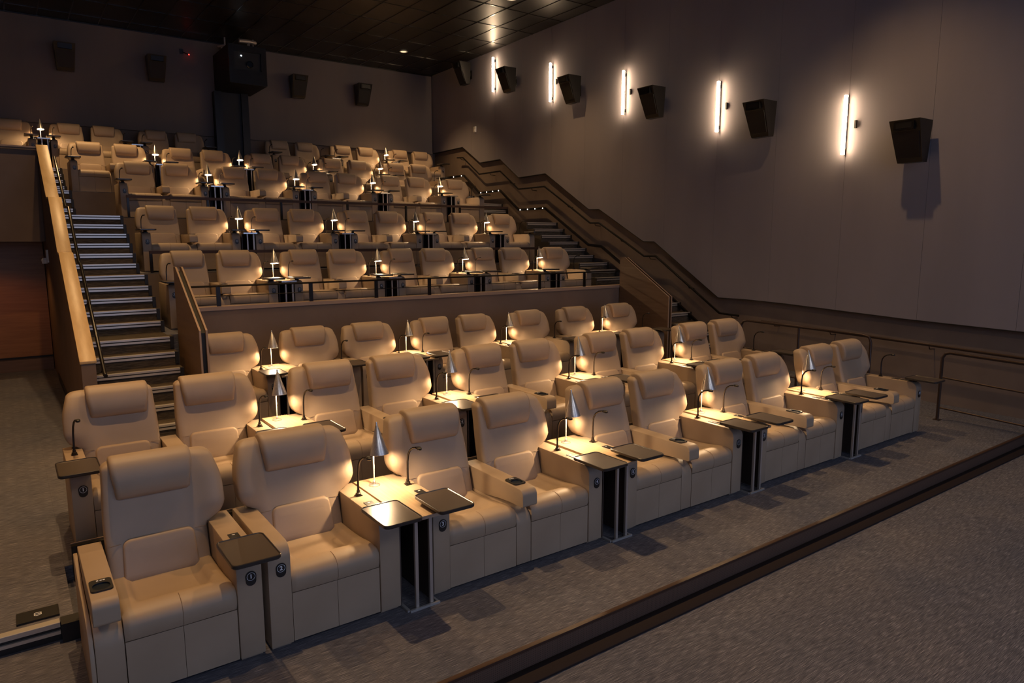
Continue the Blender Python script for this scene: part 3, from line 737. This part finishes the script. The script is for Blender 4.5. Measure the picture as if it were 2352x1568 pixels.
P = 1.82
WORD = ['one', 'two', 'three', 'four', 'five', 'six', 'seven', 'eight', 'nine', 'ten']
ORD = ['first', 'second', 'third', 'fourth', 'fifth', 'sixth', 'seventh', 'eighth', 'ninth', 'tenth', 'eleventh']
ROWS = {
 'A': dict(y=0.0, n='front row', x0=0.0), 'B': dict(y=1.843, n='second row from front', x0=-0.117),
 'C': dict(y=4.653, n='row against the half wall', x0=0.695), 'D': dict(y=7.013, n='row above the half wall', x0=1.499),
 'E': dict(y=8.965, n='row behind the lower rail', x0=1.495), 'F': dict(y=11.041, n='row behind the upper rail', x0=1.488),
 'G': dict(y=13.165, n='second row from back wall', x0=0.890), 'H': dict(y=14.90, n='topmost row', x0=-1.129)}
seatlist = {r: [] for r in ROWS}; tables = {r: [] for r in ROWS}
def pair(r, xl): seatlist[r] += [('L', xl + 0.5625), ('R', xl + 1.27)]
def single(r, xc, kind='S'): seatlist[r].append((kind, xc))
# front row
single('A', -1.415, 'M'); single('A', -0.532, 'S')
for k in range(4): pair('A', k * P)
tables['A'] = [(k * P, 1) for k in range(4)]
x0 = ROWS['B']['x0']
for k in range(-1, 4): pair('B', x0 + k * P)
tables['B'] = [(x0 + k * P, 1) for k in range(4)]
x0 = ROWS['C']['x0']; cl = [x0, x0 + 1.975, x0 + 3.797, x0 + 5.925]
single('C', cl[0] - 0.528, 'R'); single('C', cl[0] + 0.562); single('C', cl[1] - 0.535); pair('C', cl[1]); single('C', cl[2] + 0.56); single('C', cl[3] - 0.535); single('C', cl[3] + 0.56)
tables['C'] = [(c, 1) for c in cl]
for r in 'DEF':
    x0 = ROWS[r]['x0']
    for k in range(-1, 3): pair(r, x0 + k * P)
    single(r, x0 + 3 * P + 0.56); tables[r] = [(x0 + k * P, 1) for k in range(4)]
x0 = ROWS['G']['x0']
for k in range(-1, 4): pair('G', x0 + k * P)
tables['G'] = [(x0 + k * P, 1) for k in range(4)]
x0 = ROWS['H']['x0']; xe = 7.372
pair('H', x0 - P); pair('H', x0); pair('H', x0 + P); pair('H', xe - 2 * P); pair('H', xe - P); pair('H', xe)
tables['H'] = [(x0, 1), (x0 + P, 0), (xe - P, 0), (xe, 1)]
for r, R in ROWS.items():
    z = Z[r]
    for i, (k, x) in enumerate(seatlist[r]):
        num = i + 1 if r != 'H' else max(1, min(10, i - 1))
        if r == 'A':
            lab = {0: 'tan recliner badged 1 in the front row with an open cup holder arm', 1: 'tan recliner badged 2 in the front row with wings on both sides'}.get(i, 'tan recliner badged %s, %s from the stairs side in the front row' % (WORD[i], ORD[i]))
        elif r == 'H' and x < -1.0:
            lab = ['tan recliner cut by the frame over the exit passage, farther from the lamp', 'tan recliner over the exit passage beside the topmost lamp'][i]
        else:
            j = i - (2 if r == 'H' else 0)
            lab = 'tan recliner, %s from the stairs, %s' % (ORD[j], R['n'])
        place_recliner(k, x, R['y'], z, num, lab, 'recliners in the ' + R['n'])
    for i, (x, has) in enumerate(tables[r]):
        j = sum(1 for k, sx in seatlist[r] if sx < x and not (r == 'H' and sx < -1.2))
        where = ('over the exit passage end of the %s' % R['n']) if (r == 'H' and i == 0) else 'between %s and %s recliners, %s' % (ORD[j - 1], ORD[j], R['n'])
        place_table(x, R['y'], z, ('slim side table ' if has else 'lampless slim side table ') + where, 'side tables in the ' + R['n'])
        if has: place_lamp(x, R['y'], z, 'silver cone lamp ' + where, 'table lamps in the ' + R['n'])

# ------------------------------------------------------------------ wall tubes, speakers, projector, fittings
def on_wall(y, z, off): return (XW(y) - off, y, z)
def make_tube():
    root = empty('wall_light')
    b = bmesh.new(); tube(b, [(-0.085, 0, -0.455), (-0.085, 0, -0.45), (-0.085, 0, 0.45), (-0.085, 0, 0.455)], 0.030, 14, rs=[0.018, 0.030, 0.030, 0.018]); obj('light_tube', b, M['tube'], root)
    b = bmesh.new(); box(b, -0.055, -0.045, -0.018, 0.018, -0.46, 0.46, 0.003, 1); box(b, -0.046, 0.0, -0.012, 0.012, -0.40, -0.34); box(b, -0.046, 0.0, -0.012, 0.012, 0.34, 0.40); obj('mount', b, M['blackw'], root)
    b = bmesh.new(); box(b, -0.03, -0.0005, -0.16, -0.13, -0.06, 0.06, 0.003, 1); obj('junction_box', b, M['black'], root)
    return root
T0 = None
names = ['highest of the glowing wall tubes, next to the ceiling', 'glowing wall tube, second from the ceiling', 'middle one of the five glowing wall tubes', 'glowing wall tube, second lowest of five', 'lowest of the five glowing wall tubes']
for nm, (y, z) in zip(names, [(11.92, 6.875), (9.32, 6.21), (6.72, 5.54), (4.146, 4.858), (1.615, 4.198)]):
    r = make_tube() if T0 is None else copy_tree(T0); T0 = T0 or r
    r.location = (XW(y) - 0.0005, y, z); r.rotation_euler = (0, 0, -math.atan(0.033)); tag(r, nm, 'wall light', 'vertical tube lights on the side wall')
def make_speaker():
    """back at y=0, faces -y"""
    root = empty('speaker')
    b = bmesh.new(); w0, w1, h = 0.215, 0.175, 0.29
    rings = []
    def sec(z, w, d): return [(-w, -0.13, z), (-w * 1.0, -0.13 - d, z), (w, -0.13 - d, z), (w, -0.13, z)]
    t = bmesh.new(); loft(t, [sec(-h, w1, 0.13), sec(-h + 0.05, w1 + 0.006, 0.155), sec(h, w0, 0.37)], smooth=False); bevel_all(t, 0.008, 2, 30); merge(b, t)
    obj('cabinet', b, M['speaker_body'], root)
    b = bmesh.new(); loft(b, [[(-w1 * .9, -0.13 - 0.170, -h + .06), (-w1 * .9, -0.13 - 0.150, -h + .06), (w1 * .9, -0.13 - 0.150, -h + .06), (w1 * .9, -0.13 - 0.170, -h + .06)],
                              [(-w0 * .88, -0.13 - 0.319, .12), (-w0 * .88, -0.13 - 0.295, .12), (w0 * .88, -0.13 - 0.295, .12), (w0 * .88, -0.13 - 0.319, .12)]], smooth=False); obj('grille', b, M['speaker'], root)
    b = bmesh.new(); box(b, -0.14, 0.14, -0.505, -0.44, 0.15, 0.26, 0.006); box(b, -0.11, 0.11, -0.508, -0.5045, 0.17, 0.24, mi=1); obj('horn', b, [M['speaker_body'], M['black']], root)
    b = bmesh.new(); box(b, -0.06, 0.06, -0.012, 0.0, -0.12, 0.12, 0.002, 1); box(b, -0.03, 0.03, -0.131, -0.012, -0.03, 0.05, 0.004); obj('bracket', b, M['blackm'], root)
    return root
SP = make_speaker(); first = True
for (y, z), nm in zip([(13.25, 7.12), (10.95, 6.53), (8.30, 5.84), (5.65, 5.14), (3.05, 4.46), (0.47, 3.80)],
        ['dark speaker tucked under the ceiling beyond the highest wall tube', 'black speaker between the two highest wall tubes', 'black speaker between the second and middle wall tubes', 'black speaker between the middle and second lowest wall tubes', 'black speaker between the two lowest wall tubes', 'black speaker past the lowest wall tube, last on the wall']):
    r = SP if first else copy_tree(SP); first = False
    r.location = on_wall(y, z, 0.001); r.rotation_euler = (0, 0, -pi / 2 - math.atan(0.033)); tag(r, nm, 'speaker', 'speakers on the side wall')
for (x, z), nm in zip([(-0.49, 6.63), (1.44, 6.63), (5.03, 6.63), (6.95, 6.63)],
        ['black speaker on the back wall farthest from the corner', 'black speaker on the back wall beside the red light', 'black speaker on the back wall just past the projector box', 'black speaker on the back wall nearest the tall side wall']):
    r = copy_tree(SP); r.location = (x, YB - 0.061, z); r.rotation_euler = (0, 0, 0); tag(r, nm, 'speaker', 'speakers on the back wall')
# projector housing on its column
root = empty('projector_housing', (3.315, 15.2, 6.27)); tag(root, 'big black projector box hanging under the ceiling above a dark column', 'projector')
b = bmesh.new(); X0, X1, Y0, Y1, Z0, Z1 = -0.455, 0.455, -1.10, 0.44, 0.0, 0.92
box(b, X0, X1, Y0 + 0.05, Y1, Z0, Z1, 0.008); obj('cabinet', b, M['blackw'], root)
b = bmesh.new()
for a in [(X0, X0 + 0.13, Z0, Z1), (X1 - 0.13, X1, Z0, Z1), (X0 + 0.13, X1 - 0.13, Z0, Z0 + 0.34), (X0 + 0.13, X1 - 0.13, Z1 - 0.15, Z1)]:
    box(b, a[0], a[1], Y0, Y0 + 0.0495, a[2], a[3], 0.002, 1)
obj('front_frame', b, M['speaker_body'], root)
b = bmesh.new(); lathe(b, [(0.085, 0), (0.085, 0.04), (0.075, 0.05), (0.068, 0.03)], 28, (0.05, Y0 + 0.049, 0.48), mtx=Matrix.Rotation(pi / 2, 4, 'X')); ln = obj('lens', b, M['glass'], root)
b = bmesh.new(); box(b, -0.16, -0.13, Y0 + 0.03, Y0 + 0.049, 0.66, 0.685); obj('status_light', b, M['white_led'], root)
b = bmesh.new(); tube(b, [(-0.30, -0.2, Z1 + 0.0), (-0.30, -0.2, 1.265)], 0.02, 8); tube(b, [(0.35, 0.1, Z1), (0.35, 0.1, 1.265)], 0.02, 8); tube(b, [(0.35, -0.4, Z1), (0.35, -0.4, 1.265)], 0.02, 8); obj('hanger', b, M['legm'], root)
b = bmesh.new(); tube(b, [(-0.1, -0.75, 1.10), (0.15, -0.72, 1.12), (0.35, -0.6, 1.14)], 0.05, 10); tube(b, [(-0.40, 0.1, 1.10), (-0.25, 0.0, 1.12)], 0.035, 10); tube(b, [(0.15, -0.72, 0.92), (0.15, -0.72, 1.08)], 0.02, 8); tube(b, [(-0.32, 0.05, 0.92), (-0.32, 0.05, 1.09)], 0.02, 8); obj('duct', b, M['legm'], root)
root = empty('column', (3.2, 15.45, Z['H'])); tag(root, 'dark square column rising behind the seats up to the projector box', 'column')
b = bmesh.new(); box(b, -0.42, 0.42, -0.02, 0.20, 0.0, 2.295); obj('shaft', b, M['blackw'], root)
b = bmesh.new(); box(b, -0.43, -0.25, -0.10, -0.0205, 0.0, 2.295, 0.004); obj('side_channel', b, M['speaker_body'], root)
b = bmesh.new(); box(b, 0.25, 0.43, -0.10, -0.0205, 0.0, 2.295, 0.004); obj('side_channel', b, M['speaker_body'], root)
# recessed ceiling lights
first = None
for (x, y), nm in zip([(7.367, 13.548), (7.29, 8.364)], ['small round recessed ceiling light near the back corner', 'small round recessed ceiling light cut by the picture top']):
    if first is None:
        first = r = empty('ceiling_light')
        b = bmesh.new(); lathe(b, [(0.115, 0.0), (0.115, -0.006), (0.09, -0.008), (0.085, 0.0)], 28, cap0=False, cap1=False); obj('ring', b, M['whitep'], r)
        b = bmesh.new(); lathe(b, [(0.084, -0.001), (0.084, -0.004)], 28); obj('lens', b, M['disc'], r)
    else: r = copy_tree(first)
    r.location = (x, y, CEIL - 0.005); tag(r, nm, 'ceiling light', 'recessed ceiling lights')
# small fittings
b = bmesh.new(); box(b, 0, 0.03, -0.05, 0.05, -0.08, 0.08, 0.008); box(b, -0.02, 0.0, -0.03, 0.03, -0.07, 0.0, 0.006); o = obj('wall_sensor', b, M['whitep']); o.location = on_wall(13.02, 5.57, 0.031); tag(o, 'small white box on the side wall above the top stairs', 'sensor')
root = empty('wall_camera', (2.22, YB - 0.061, 7.15)); tag(root, 'small dark device with a red light on the back wall', 'camera')
b = bmesh.new(); box(b, -0.16, -0.08, -0.03, 0, -0.02, 0.10, 0.004); tube(b, [(-0.10, -0.03, 0.03), (0.02, -0.09, -0.02)], 0.012, 8); obj('body', b, M['black'], root)
b = bmesh.new(); lathe(b, [(0.005, -0.014), (0.016, 0), (0.005, 0.014)], 10, (0.04, -0.10, -0.03)); obj('red_light', b, M['red'], root)
b = bmesh.new(); box(b, -0.03, 0.0, -0.09, 0.09, -0.1, 0.1, 0.01); lathe(b, [(0.04, -0.12), (0.05, -0.06), (0.03, -0.03)], 14, (-0.05, 0, 0)); o = obj('emergency_light', b, M['whitep']); o.location = (-1.4605, 9.0, 2.16); tag(o, 'small white fitting on the passage side of the stair wall', 'light fitting')
# row marker plate on the carpet with white letter
root = empty('row_marker', (-2.06, 0.47, 0.1125)); tag(root, 'black row letter plate on the carpet beside the step edge', 'sign')
b = bmesh.new(); box(b, -0.11, 0.11, -0.075, 0.075, 0.0, 0.012, 0.003, 1); obj('plate', b, M['black'], root)
b = bmesh.new()
for bx in [(-0.02, 0.02, -0.022, -0.016), (-0.02, 0.02, 0.016, 0.022), (-0.02, -0.013, -0.022, 0.022), (0.013, 0.02, -0.022, 0.022), (-0.02, 0.02, -0.003, 0.003)]:
    box(b, bx[0], bx[1], bx[2], bx[3], 0.0125, 0.0132)
obj('letter', b, M['white'], root)
b = bmesh.new()
box(b, -5.0, -1.955, 0.288, 0.345, 0.1126, 0.120, 0.002, 1); box(b, -5.0, -1.955, 0.284, 0.2995, 0.09, 0.119, 0.002, 1); box(b, -5.0, -1.955, 0.284, 0.2995, 0.045, 0.066, 0.002, 1)
o = obj('step_nosing', b, M['nose']); tag(o, 'long silver step edge on the floor beside the recliner badged 1', 'step edge')
# cinema screen behind the camera
b = bmesh.new(); box(b, -4.6, 8.3, -13.96, -13.92, 0.9, 6.6); o = obj('cinema_screen', b, M['screen']); tag(o, 'large pale cinema screen on the wall the recliners face', 'screen')

# made-up frames around the two added fill lights over the open floor
for hx, nm in ((-2.5, 'wide pale frame of an added fill light over the open floor, nearer the exit passage'), (4.5, 'wide pale frame of an added fill light over the open floor, nearer the speaker wall')):
    b = bmesh.new()
    for a in [(-2.08, 2.08, -1.35, -1.28), (-2.08, 2.08, 1.28, 1.35), (-2.08, -2.01, -1.28, 1.28), (2.01, 2.08, -1.28, 1.28)]:
        box(b, a[0], a[1], a[2], a[3], -0.10, 0.35, 0.004, 1)
    o = obj('fill_light_frame', b, M['whitep']); o.location = (hx, -8.5, 7.18); tag(o, nm, 'ceiling light', 'added fill light frames')
